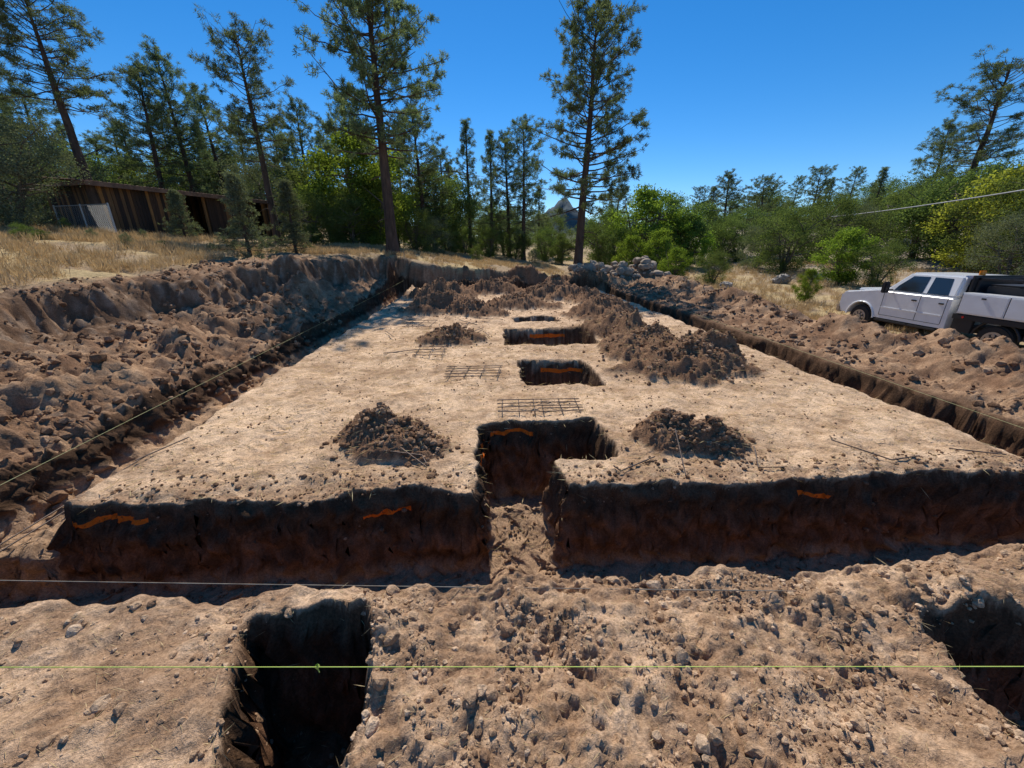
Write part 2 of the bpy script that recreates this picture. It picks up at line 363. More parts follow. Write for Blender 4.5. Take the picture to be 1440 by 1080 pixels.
def broad(seed,H=5,R=2.4,leafm=None,n=20000,ls=.075,stems=4,low=.12,barkm=None):
    rs=np.random.RandomState(seed); g=GB(); cent=[]
    for i in range(stems):
        az=rs.rand()*6.28; sp=rs.uniform(.1,.55)*R
        e=np.array([math.cos(az)*sp,math.sin(az)*sp,H*rs.uniform(.55,.8)])
        s=np.linspace(0,1,6)[:,None]; pts=e*s**[.9]+rs.normal(0,.06,(6,3))*s; pts[0]=[rs.normal(0,.1),rs.normal(0,.1),-.2]
        g.tube(pts,np.linspace(.035*H*.6,.02,6),6,0)
        for j in range(7):
            q=rs.uniform(.35,1); b=np.array([np.interp(q,s[:,0],pts[:,c]) for c in range(3)])
            az2=rs.rand()*6.28; e2=b+np.array([math.cos(az2),math.sin(az2),rs.uniform(-.1,.9)])*R*rs.uniform(.3,.6)
            g.tube(np.array([b,(b+e2)/2+rs.normal(0,.08,3),e2]),[.05,.03,.01],4,0)
    nc=70
    for i in range(nc):
        u=rs.rand(); hz=low+(1-low)*u; r=R*(math.sin(math.pi*min(.97,max(.12,(hz)**1.15)))**.55)
        az=rs.rand()*6.28; q=math.sqrt(rs.rand())*.95
        cent.append([math.cos(az)*r*q,math.sin(az)*r*q,H*hz*.93, R*rs.uniform(.10,.30)])
    cent=np.array(cent); ci=rs.choice(nc,n,p=cent[:,3]**2/np.sum(cent[:,3]**2))
    d=unit(rs.normal(size=(n,3))); rr=cent[ci,3]*(rs.rand(n)**.45)*(1+.3*rs.normal(size=n))
    P=cent[ci,:3]+d*rr[:,None]*[1,1,.8]; P[:,2]=np.maximum(P[:,2],.05)
    D=unit(rs.normal(size=(n,3))+[0,0,-.1])
    g.quads(blades(P,D,ls*rs.uniform(.8,1.7,n),ls*rs.uniform(.35,.6,n),rs),1)
    return g.mesh('broadleaf',[barkm or M_barkg,leafm or M_oak])
def survey(b,t,k=None):
    h=0
    for _ in range(4):
        Yc=(t-(CAMZ-h)*SN)/CS; Xc=b*t
        x=Xc*math.cos(YAW)+Yc*math.sin(YAW); y=-Xc*math.sin(YAW)+Yc*math.cos(YAW); h=tz(x,y)
    uy=Yc*SN-(CAMZ-h)*CS
    H=None if k is None else (k*t-uy)/(CS+SN*k)
    return x,y,h,H
def put(name,me,x,y,z,s=1,rot=0,parent=None,sxy=None):
    o=bpy.data.objects.new(name,me); scene.collection.objects.link(o); o.location=(x,y,z); o.rotation_euler=(0,0,rot)
    o.scale=(sxy or s,sxy or s,s)
    if parent: o.parent=parent
    return o
def bb(u): return (u-720)/550
def kk(v_): return (540-v_)/550

# ------------------------------------------------------------ trees
x,y,z,H=survey(bb(553),22,kk(-60)); put('ponderosa_pine',pine(1,H,.30,.38,3.1,100,(-.015,0),'round',28,.25),x,y,z)
x,y,z,H=survey(bb(812),24.5,kk(18)); put('ponderosa_pine',pine(12,H,.26,.28,3.1,100,(.025,0),'round',28,.25),x,y,z)
pv=[(pine(21,14,.24,.42,2.9,70,(-.03,0),'round',20,.28),14),(pine(22,13,.22,.25,2.6,80,(.02,.01),'round',20,.28),13),
    (pine(23,12,.20,.18,2.3,75,(0,0),'cone',20,.28),12),(pine(24,15,.26,.55,3.2,65,(-.04,.02),'round',20,.30),15)]
for (u,t,vt,i,ro) in [(150,19,-25,3,.2),(20,21,-70,0,2),(-60,17,-80,1,1),(243,27,95,1,.4),(288,29,70,1,3),(392,24,48,0,1.1),(210,36,170,2,1),(330,32,130,1,4),
   (445,36,140,1,2),(600,31,150,1,3.3),(500,38,130,1,.3),(662,37,170,2,1),(692,42,186,2,2.2),(716,38,190,1,3),(736,36,172,1,4.4),(636,48,230,2,.2),(757,44,262,2,.9),
   (1328,33,92,0,.7),(1290,40,170,1,2),(1216,44,236,2,1.3),(1012,46,243,1,2.5),(992,50,262,2,.2),(860,44,262,1,.2),(570,52,180,1,1.7),(95,32,120,1,2.7),(30,26,100,1,3.9),(160,34,190,1,.9),(420,33,190,2,.9),(360,36,160,1,.3),
   (128,38,170,2,.3),(190,42,175,1,.8),(260,40,150,1,1.3),(310,44,170,2,2.3),(405,42,170,1,.2),(470,44,185,2,1.2),(535,44,190,1,4.2),(625,42,215,1,5.2),(60,34,140,2,5.2),(0,30,120,1,.2)]:
    x,y,z,H=survey(bb(u),t,kk(vt)); me,h0=pv[i]; put('ponderosa_pine',me,x,y,z-.1,H/h0,ro,sxy=max(.85,H/h0) if u!=1328 else 1.3)
yp=(pine(31,4,.06,.04,1.15,70,(0,0),'cone',14,.17,1.6,leafm=M_jun),4)
for (u,t,vt,ro) in [(352,16,246,0),(417,19,256,2),(262,20,268,1)]:
    x,y,z,H=survey(bb(u),t,kk(vt)); put('young_pine',yp[0],x,y,z-.05,H/4,ro,sxy=H/4*1.25)
bvA=broad(41,5,2.4,M_oak,18000); bvB=broad(42,5,2.3,M_bright,18000,.085); bvC=broad(43,5,2.6,M_jun,24000,.05,low=.03); bvD=broad(44,5,2.4,M_yell,16000,.085); bvE=broad(45,5,2.8,M_oak,22000,.06,low=.03)
BL=[(25,17,150,bvC,'juniper_tree',0),(75,21,165,bvC,'juniper_tree',1),(-40,15,120,bvC,'juniper_tree',3),(120,26,200,bvE,'oak_tree',1),(195,30,215,bvA,'oak_tree',1),
 (515,27,182,bvB,'broadleaf_tree',0),(468,29,215,bvA,'oak_tree',2),(560,33,215,bvA,'oak_tree',2),(612,34,225,bvA,'oak_tree',4),(440,24,262,bvE,'oak_tree',4),(300,34,190,bvE,'oak_tree',2),(380,30,215,bvC,'juniper_tree',.6),(498,24,275,bvE,'oak_tree',1.6),
 (585,27,290,bvE,'oak_tree',.6),(640,40,285,bvA,'oak_tree',.1),(675,45,280,bvE,'oak_tree',.1),(708,44,292,bvA,'oak_tree',2.1),(775,46,300,bvE,'oak_tree',.9),(850,40,290,bvA,'oak_tree',1.1),
 (898,36,262,bvB,'broadleaf_tree',1),(940,38,268,bvA,'oak_tree',3),(965,36,300,bvB,'broadleaf_tree',4),(925,30,320,bvB,'broadleaf_tree',4.4),(868,34,318,bvE,'oak_tree',2),(1010,38,305,bvE,'oak_tree',2.2),
 (1062,33,305,bvC,'juniper_tree',.3),(1100,30,285,bvE,'oak_tree',1.3),(1150,34,272,bvE,'oak_tree',.3),(1205,36,282,bvC,'juniper_tree',2.3),(1178,24,318,bvB,'broadleaf_tree',5),(1245,38,262,bvA,'oak_tree',.5),
 (1280,30,240,bvE,'oak_tree',.4),(1335,27,225,bvA,'oak_tree',.4),(1378,24,232,bvD,'broadleaf_tree',.4),(1425,23,212,bvE,'oak_tree',4),(1470,20,200,bvE,'oak_tree',1),(1410,19,285,bvC,'juniper_tree',1),
 (945,27,346,bvB,'shrub',1),(1130,19,375,bvB,'shrub',2),(1000,26,350,bvE,'shrub',2),(1230,22,338,bvE,'shrub',2),(670,27,343,bvE,'shrub',2),(750,30,348,bvC,'shrub',2),
 (535,25,250,bvB,'broadleaf_tree',3),(480,26,262,bvE,'oak_tree',3.3),(610,29,300,bvC,'juniper_tree',3.3),(630,33,308,bvE,'oak_tree',.3),(655,34,318,bvA,'oak_tree',1.3),(688,36,316,bvE,'oak_tree',5.3),(725,36,318,bvA,'oak_tree',4.3),(765,38,318,bvE,'oak_tree',2.3),(790,36,326,bvA,'oak_tree',3.3),
 (845,36,308,bvE,'oak_tree',2.9),(885,30,330,bvB,'broadleaf_tree',2.9),(910,40,278,bvA,'oak_tree',3.9),(985,42,285,bvA,'oak_tree',4.9),(1035,40,290,bvE,'oak_tree',1.9),(1080,40,292,bvA,'oak_tree',5.9),(1125,42,285,bvA,'oak_tree',1.1),(1175,44,275,bvA,'oak_tree',2.1),
 (230,34,225,bvE,'oak_tree',1.5),(270,38,215,bvC,'juniper_tree',1.5),(340,38,210,bvA,'oak_tree',2.5),(420,34,225,bvE,'oak_tree',3.5),(150,36,225,bvA,'oak_tree',3.0),(80,28,210,bvE,'oak_tree',3.0),(20,24,190,bvE,'oak_tree',2.0),(1310,38,255,bvE,'oak_tree',2.0),(1360,30,260,bvA,'oak_tree',4.0)]
for (u,t,vt,me,nm,ro) in BL:
    x,y,z,H=survey(bb(u),t,kk(vt)); H=max(H,.4); put(nm,me,x,y,z-.1,H/4.9,ro,sxy=(H/4.9)*(1.08 if H>2 else .8))
dist=bpy.data.objects.new('distant_trees',None); scene.collection.objects.link(dist)
vs=[(pv[1][0],13),(pv[2][0],12),(bvA,5),(bvE,5),(bvC,5),(pv[3][0],15)]
for i in range(190):
    b=random.uniform(-1.9,1.9); t=random.uniform(44,120)
    x,y,z,_=survey(b,t); me,h0=random.choice(vs); H=random.uniform(4,7) if h0==5 else random.uniform(6,10)
    if abs(b-.14)<.10 : H*=.45
    put('tree_instance',me,x,y,z-.2,H/h0,random.uniform(0,6.28),dist,sxy=H/h0*1.15)
# distant mountain
gx=np.linspace(-400,400,120); gy=np.linspace(-120,120,36); GX,GY=np.meshgrid(gx,gy); GX=GX.ravel();GY=GY.ravel()
GZ=40*np.exp(-(np.abs(GX+4)/34)**2.0)*np.exp(-(GY/60)**2)+50*np.exp(-(GX/170)**2-(GY/80)**2)+9*fbm(GX*.03,GY*.03,7,5,.6)*np.exp(-(GX/300)**2)
ii=np.arange(120*36).reshape(36,120); mf=np.stack([ii[:-1,:-1].ravel(),ii[:-1,1:].ravel(),ii[1:,1:].ravel(),ii[1:,:-1].ravel()],1)
M_mtn=simple('mountain_forest_hazed',(.035,.065,.085),(.10,.125,.13),.06,1,0,0)  # blue aerial haze painted into the forest colour
mm_=mesh_np('mountain',np.stack([GX,GY,GZ],1),mf); mm_.materials.append(M_mtn)
put('mountain',mm_,800*(bb(795))/1.0*.95+800*.0654,830,-2)

# ------------------------------------------------------------ dirt clods
def ico(sub,seed):
    bm=bmesh.new(); bmesh.ops.create_icosphere(bm,subdivisions=sub,radius=1)
    v_=np.array([q.co[:] for q in bm.verts]); f=np.array([[w_.index for w_ in q.verts] for q in bm.faces]); bm.free()
    rs=np.random.RandomState(seed)
    for _ in range(9):
        d=unit(rs.normal(size=3)); lim=rs.uniform(.55,.9); dp=v_@d; over=dp>lim
        v_=np.where(over[:,None],v_-d*(dp-lim)[:,None],v_)
    v_+=rs.normal(0,.07,v_.shape); return v_*[1,.85,.7],f
def scatter(name,pts,sizes,sub,mat,sink=.3,seed=0,flat=False):
    rs=np.random.RandomState(seed); pr=[ico(sub,seed+i) for i in range(6)]; V=[];Fc=[];n=0
    zz=terrain(pts[:,0],pts[:,1]); k=rs.randint(0,6,len(pts))
    for pi in range(6):
        sel=np.where(k==pi)[0]
        if len(sel)==0: continue
        v0,f0=pr[pi]; a=rs.rand(len(sel))*6.28; c_,s_=np.cos(a),np.sin(a); til=rs.normal(0,.5,len(sel))
        x=v0[None,:,0];y=v0[None,:,1];z=v0[None,:,2]
        y2=y*np.cos(til)[:,None]-z*np.sin(til)[:,None]; z2=y*np.sin(til)[:,None]+z*np.cos(til)[:,None]
        X_=x*c_[:,None]-y2*s_[:,None];Y_=x*s_[:,None]+y2*c_[:,None]
        sz=sizes[sel][:,None]
        vv=np.stack([pts[sel,0][:,None]+X_*sz,pts[sel,1][:,None]+Y_*sz,zz[sel][:,None]+(z2+.7-sink*1.4)*sz],-1).reshape(-1,3)
        ff=(f0[None]+ (np.arange(len(sel))*len(v0))[:,None,None]).reshape(-1,3)+n
        V.append(vv);Fc.append(ff);n+=len(vv)
    me=mesh_np(name,np.concatenate(V),np.concatenate(Fc),False); me.materials.append(mat); return me
def area(n,x0,x1,y0,y1): return np.stack([RS.uniform(x0,x1,n),RS.uniform(y0,y1,n)],1)
def logs(n,a,b): return a*(b/a)**(RS.rand(n)**2.0)
def clus(P_,thr=.0,sc=1.6,j=.25):
    d=fbm(P_[:,0]*sc,P_[:,1]*sc,200,3); return P_[d+RS.normal(0,j,len(P_))>thr]
P1=clus(area(24000,-3.6,4.3,.85,2.05),.12,2.2,.14); P1=P1[(P1[:,0]>-1.0+.5*RS.normal(size=len(P1)))|(RS.rand(len(P1))<.3)]
put('dirt_clods',scatter('c1',P1,logs(len(P1),.004,.028),1,M_clod,.45,1),0,0,0)
P2=clus(area(800,-3.6,4.3,.85,2.05),.1,1.6,.2); put('dirt_clods',scatter('c2',P2,logs(len(P2),.020,.06),2,M_clod,.5,2),0,0,0)
P3=np.concatenate([clus(area(8000,-9.5,-4.6,1.6,15),0),clus(area(7000,6.9,11.5,2.5,22),0)]); put('dirt_clods',scatter('c3',P3,logs(len(P3),.018,.12),1,M_pclod,.4,3),0,0,0)
P4=[]
for (px,py,rx,ry,h) in PILES:
    n=int(450+rx*350); a=RS.rand(n)*6.28; r=np.abs(RS.normal(0,.62,n)); P4.append(np.stack([px+np.cos(a)*r*rx,py+np.sin(a)*r*ry],1))
P4=np.concatenate(P4)
put('dirt_clods',scatter('c4',P4,logs(len(P4),.008,.06),1,M_pclod,.35,4),0,0,0)
P5=clus(area(9000,-3.7,5.9,3.2,16),.1,1.1,.15); put('dirt_clods',scatter('c5',P5,logs(len(P5),.005,.024),1,M_pclod,.3,5),0,0,0)
P5=area(2500,-3.7,5.9,3.2,14); put('dirt_clods',scatter('c5b',P5,logs(len(P5),.005,.022),1,M_clod,.3,15),0,0,0)
P6=area(260,5.2,12.5,22.5,25.5); put('rubble_rocks',scatter('c6',P6,logs(len(P6),.08,.42),2,simple('rock',(.24,.18,.13),(.44,.355,.265),3,.9,0,.6),.3,6),0,0,0)
P7=area(2500,-4.6,6.6,2.2,3.2); put('dirt_clods',scatter('c7',P7,logs(len(P7),.006,.035),1,M_pclod,.3,7),0,0,0)
P8=area(1300,-3.6,5.9,3.15,3.6); put('dirt_clods',scatter('c8',P8,logs(len(P8),.005,.035),1,M_pclod,.35,8),0,0,0)
def straw(n,x0,x1,y0,y1,l0,l1,w0,mat,name,seed):
    rs=np.random.RandomState(seed); P_=np.stack([rs.uniform(x0,x1,n),rs.uniform(y0,y1,n)],1)
    zz=terrain(P_[:,0],P_[:,1])+.008; g=GB()
    D=unit(np.stack([rs.normal(size=n),rs.normal(size=n)*.6,rs.normal(size=n)*.13],1)); L=rs.uniform(l0,l1,n)
    g.quads(blades(np.concatenate([P_,zz[:,None]],1),D,L,np.full(n,w0)*rs.uniform(.6,1.4,n),rs),0)
    put(name,g.mesh(name,[mat]),0,0,0)
straw(16000,-3.7,5.9,3.2,11,.05,.18,.0028,M_straw,'straw_litter',1)
straw(3500,-3.6,4.2,.9,2.05,.03,.10,.0014,M_straw,'straw_litter',2)
def grass(n,x0,x1,y0,y1,h0,h1,seed,thr=-.1,m=14):
    rs=np.random.RandomState(seed); P_=np.stack([rs.uniform(x0,x1,n),rs.uniform(y0,y1,n)],1)
    d=fbm(P_[:,0]*.5,P_[:,1]*.5,210,3); P_=P_[d+rs.normal(0,.15,n)>thr]
    z,ro,t_,m_,*_=terrain(P_[:,0],P_[:,1],True); keep=(m_<.03)&(ro<.2)&(t_<.01); P_=P_[keep];z=z[keep];n=len(P_)
    B=np.repeat(np.concatenate([P_,z[:,None]],1),m,0)+rs.normal(0,.05,(n*m,3))*[1,1,.1]
    D=unit(rs.normal(0,.35,(n*m,3))+[0,0,1]); return blades(B,D,rs.uniform(h0,h1,n*m),rs.uniform(.005,.010,n*m),rs)
g=GB()
for a in [(6500,-19,-7.4,6,23,.12,.38,1,-.12),(2500,-9,-4,15,27,.10,.3,2,-.1),(2600,-4,5,22.6,34,.10,.3,3,-.1),(4500,12,30,12,36,.15,.4,4,-.15),(1500,-30,-15,12,30,.15,.35,5,-.1),(900,11.2,14,5,22,.1,.3,6,-.1)]:
    g.quads(grass(*a),0)
put('dry_grass',g.mesh('dry_grass',[M_straw]),0,0,0)
for i,(u,t) in enumerate([(60,14),(130,15),(180,14.5),(230,15.5),(300,17),(35,13),(330,18),(95,17),(205,18)]):
    x,y,z,_=survey(bb(u),t); put('shrub',random.choice([bvC,bvE]),x,y,z-.05,random.uniform(.07,.13),i*1.3,sxy=random.uniform(.08,.16))

# ------------------------------------------------------------ rebar, strings, wires
M_rebar=simple('rebar_steel',(.09,.07,.06),(.20,.15,.12),30,.6,.6,.2)
M_str=simple('string_line',(.42,.52,.10),(.55,.66,.16),5,.7,0,0)
M_strf=simple('string_line_dusty',(.38,.38,.16),(.50,.48,.24),5,.8,0,0)
M_cable=simple('cable_grey',(.25,.25,.25),(.4,.4,.4),5,.5,0,0)
M_cord=simple('cord_dark',(.12,.10,.08),(.30,.27,.22),5,.7,0,0)
def wire(name,pts,r,mat,sides=6):
    g=GB(); g.tube(np.array(pts,float),[r]*len(pts),sides,0); return put(name,g.mesh(name,[mat],True),0,0,0)
def rb(pts,r=.007): 
    P_=[]
    for p in pts: P_.append((p[0],p[1],(tz(p[0],p[1]) if len(p)<3 else p[2])+.03))
    wire('rebar',P_,r,M_rebar)
def mat(x0,x1,y0,y1,nx_,ny_,skew=0):
    g=GB(); z=max(tz(x0,y0),tz(x1,y1),tz((x0+x1)/2,(y0+y1)/2))+.025
    for i in range(nx_):
        xx=x0+(x1-x0)*i/(nx_-1)+random.uniform(-.01,.01); g.tube(np.array([[xx,y0-.05,z],[xx+skew,y1+.05,z]]),[.0075]*2,5)
    for i in range(ny_):
        yy=y0+(y1-y0)*i/(ny_-1)+random.uniform(-.01,.01); g.tube(np.array([[x0-.06,yy,z+.015],[x1+.06+skew*i/ny_,yy+random.uniform(-.02,.02),z+.015]]),[.0075]*2,5)
    put('rebar_mat',g.mesh('rebar_mat',[M_rebar],True),0,0,0)
mat(.19,.64,4.92,5.35,3,4,.03); mat(.76,1.26,4.9,5.35,3,5,.03); mat(-.70,.15,6.5,7.1,4,5,.1); mat(-1.5,-.95,8.0,8.7,3,4); mat(-2.3,-1.6,11,11.9,3,4,.1)
rb([(1.28,3.46),(1.34,3.40),(1.79,3.63)]); rb([(2.1,3.87,.22),(1.98,3.3)]); rb([(3.04,3.81),(2.83,3.42),(3.05,3.34)])
rb([(4.0,3.85),(4.32,3.42),(4.65,3.44)]); rb([(5.2,3.6),(5.7,3.45)]); rb([(-1.1,3.95,.15),(-.66,3.6)]); rb([(-1.15,3.8,.1),(-.72,3.75),(-.66,3.65)])
for i in range(12):
    a=random.uniform(0,3.14);x=random.uniform(-2.6,.3);y=random.uniform(8.2,13); L=random.uniform(.5,1.3)
    rb([(x-math.cos(a)*L/2,y-math.sin(a)*L/2,.02),(x+math.cos(a)*L/2,y+math.sin(a)*L/2,.02)],.009)
rb([(-4.35,2.3,-.38),(-4.2,4.8,-.32)]);rb([(-4.45,2.3,-.38),(-4.3,4.8,-.32)]);rb([(-3.75,3.9,.02),(-3.55,4.4,.03)])
rb([(-1.35,1.2,-.93),(-.9,1.5,-.9)],.006);rb([(-1.3,1.05,-.93),(-.85,1.25,-.9)],.006)
def strg(p,q,r=.0024,sag=.01,name='string_line',mt=None,n=14):
    p=np.array(p,float);q=np.array(q,float);s=np.linspace(0,1,n)[:,None]
    pts=p*(1-s)+q*s; pts[:,2]-=sag*4*(s*(1-s))[:,0]; return wire(name,pts,r,mt or M_str,5)
strg((-3.6,1.52,.34),(3.8,1.04,.34),.0022,0.0)
g=GB(); kx=-.83; ky=1.345; g.tube(np.array([[kx,ky,.345],[kx+.003,ky,.335],[kx+.002,ky-.003,.325]]),[.009,.011,.004],6); g.tube(np.array([[kx,ky,.335],[kx+.012,ky-.01,.31]]),[.003,.002],5); put('string_knot',g.mesh('knot',[M_str],True),0,0,0)
strg((-5.6,2.53,.0),(2.0,1.85,.05),.0032,.01,'ground_cord',M_cord)
strg((-4.25,1.2,.22),(-4.35,22.4,.45),.0028,.03,mt=M_strf)
strg((6.3,1.6,.15),(6.35,22.3,.4),.0026,.03,mt=M_strf)
M_wood=simple('stake_wood',(.38,.26,.15),(.55,.40,.25),12,.8,0,.2)
for (x,y) in [(-4.35,22.5),(6.35,22.5)]:
    z=tz(x,y); bm=bmesh.new(); bmesh.ops.create_cube(bm,size=1)
    for q in bm.verts:
        q.co=Vector((q.co.x*.045,q.co.y*.03,q.co.z*.9+.3)); 
        if q.co.z<0: q.co.x*=.1
    me=bpy.data.meshes.new('stake'); bm.to_mesh(me); bm.free(); me.materials.append(M_wood); put('survey_stake',me,x,y,z)
def cam2w(Xc,Yc): return Xc*math.cos(YAW)+Yc*math.sin(YAW),-Xc*math.sin(YAW)+Yc*math.cos(YAW)
M_pole=simple('pole_wood',(.10,.075,.055),(.20,.15,.11),5,.9,0,.4,stretch=(4,4,.4))
def pole(X_,Y_,top):
    z=tz(X_,Y_); g=GB(); g.tube(np.array([[0,0,-.3],[0,0,(top-z)/2],[0,0,top-z+.5]]),[.16,.14,.11],10)
    g.tube(np.array([[-.9,0,top-z],[.9,0,top-z]]),[.06,.06],6)
    for a in(-.8,0,.8): g.tube(np.array([[a,0,top-z],[a,0,top-z+.2]]),[.04,.03],6)
    put('utility_pole',g.mesh('pole',[M_pole],True),X_,Y_,z)
pa=cam2w(-6.2,42.9); pb=cam2w(30.5,43.3); pc=cam2w(19.0,3.0)
pole(*pa,9.0); pole(*pb,4.9); pole(*pc,5.4)
strg((*pa,8.9),(*pb,4.8),.02,.5,'overhead_cable',M_cable,20); strg((*pa,9.2),(pb[0],pb[1],5.1),.018,.8,'overhead_cable',M_cable,20)
strg((*pb,4.8),(*pc,5.3),.032,.45,'overhead_cable',M_cable,30)

# ------------------------------------------------------------ object helpers
def mat_flat(name,c,rough=.5,metal=0,spec=.5,coat=0):
    m,nt,b=newmat(name); tc=nd(nt,'ShaderNodeTexCoord'); f=noise(nt,tc.outputs['Object'],3,3)
    c=np.array(c); nt.links.new(ramp(nt,f,[(.3,tuple(c*.88)),(.7,tuple(c))]),b.inputs['Base Color'])
    b.inputs['Roughness'].default_value=rough;b.inputs['Metallic'].default_value=metal;b.inputs['Specular IOR Level'].default_value=spec;b.inputs['Coat Weight'].default_value=coat
    return m
def bmobj(name,bm,m,parent=None,bev=0,smooth=False):
    if bev: bmesh.ops.bevel(bm,geom=[e for e in bm.edges],offset=bev,segments=2,affect='EDGES',clamp_overlap=True)
    bmesh.ops.recalc_face_normals(bm,faces=bm.faces)
    me=bpy.data.meshes.new(name); bm.to_mesh(me); bm.free(); me.materials.append(m)
    if smooth:
        for p in me.polygons: p.use_smooth=True
    o=bpy.data.objects.new(name,me); scene.collection.objects.link(o)
    if parent: o.parent=parent
    return o
def box(name,x0,x1,y0,y1,z0,z1,m,parent=None,bev=.01):
    bm=bmesh.new(); bmesh.ops.create_cube(bm,size=1)
    for q in bm.verts: q.co=Vector(((x0+x1)/2+q.co.x*(x1-x0),(y0+y1)/2+q.co.y*(y1-y0),(z0+z1)/2+q.co.z*(z1-z0)))
    return bmobj(name,bm,m,parent,bev)
def cyl(name,c,r,h,axis,m,parent=None,seg=28,bev=.0,r2=None):
    bm=bmesh.new(); bmesh.ops.create_cone(bm,cap_ends=True,segments=seg,radius1=r,radius2=r2 or r,depth=h)
    R={'x':Matrix.Rotation(math.pi/2,4,'Y'),'y':Matrix.Rotation(math.pi/2,4,'X'),'z':Matrix.Identity(4)}[axis]
    bmesh.ops.transform(bm,matrix=Matrix.Translation(c)@R,verts=bm.verts)
    if bev: bmesh.ops.bevel(bm,geom=[e for e in bm.edges if len(e.link_faces)==2 and e.calc_face_angle()>1],offset=bev,segments=3,affect='EDGES')
    return bmobj(name,bm,m,parent)
def polyp(name,pts,m,parent=None,thick=0):
    bm=bmesh.new(); f=bm.faces.new([bm.verts.new(p) for p in pts]); 
    return bmobj(name,bm,m,parent)
# ------------------------------------------------------------ truck
tk=bpy.data.objects.new('utility_pickup_truck',None); scene.collection.objects.link(tk)
W=mat_flat('white_paint',(.88,.88,.87),.3,0,.5,.4); BK=mat_flat('black_plastic',(.02,.02,.022),.55); GL=mat_flat('tinted_glass',(.025,.03,.035),.06,0,.8)
RB=mat_flat('tyre_rubber',(.025,.024,.023),.85); CH=mat_flat('wheel_steel',(.55,.55,.56),.3,.8); SM=mat_flat('seam_dark',(.03,.03,.03),.8); OR=mat_flat('amber_lens',(.8,.25,.02),.2); RD=mat_flat('red_lens',(.5,.02,.02),.2); HL=mat_flat('headlamp',(.7,.72,.75),.1)
ZB=1.42; ZT=2.04
arch=[(0+.52*math.cos(a),.43+.52*math.sin(a)) for a in np.linspace(math.pi-.12,.12,14)]
prof=[(.80,.50),(.93,.80),(.92,1.16),(.78,1.27),(-.50,1.40),(-.60,ZB),(-2.76,ZB),(-2.78,.50)]+arch
bm=bmesh.new(); L_=[bm.verts.new((a,.99,b)) for a,b in prof]; R_=[bm.verts.new((a,-.99,b)) for a,b in prof]
fl=bm.faces.new(L_); fr=bm.faces.new(R_[::-1]); n=len(prof)
for i in range(n): bm.faces.new([L_[i],L_[(i+1)%n],R_[(i+1)%n],R_[i]])
bmesh.ops.bevel(bm,geom=[e for e in bm.edges if (e.verts[0].co.z>1.0 and e.verts[1].co.z>1.0)],offset=.05,segments=3,affect='EDGES')
bmobj('body',bm,W,tk)
bm=bmesh.new(); cc=[(-.58,.93,ZB-.02),(-2.76,.93,ZB-.02),(-2.72,.77,ZT),(-1.20,.77,ZT)]
a=[bm.verts.new(c) for c in cc]; b=[bm.verts.new((c[0],-c[1],c[2])) for c in cc]
bm.faces.new(a);bm.faces.new(b[::-1])
for i in range(4): bm.faces.new([a[i],a[(i+1)%4],b[(i+1)%4],b[i]])
bmobj('cab',bm,W,tk,.06)
def gy_(z,s): return s*(.93+(.77-.93)*(z-(ZB-.02))/(ZT-ZB+.02)+.006)
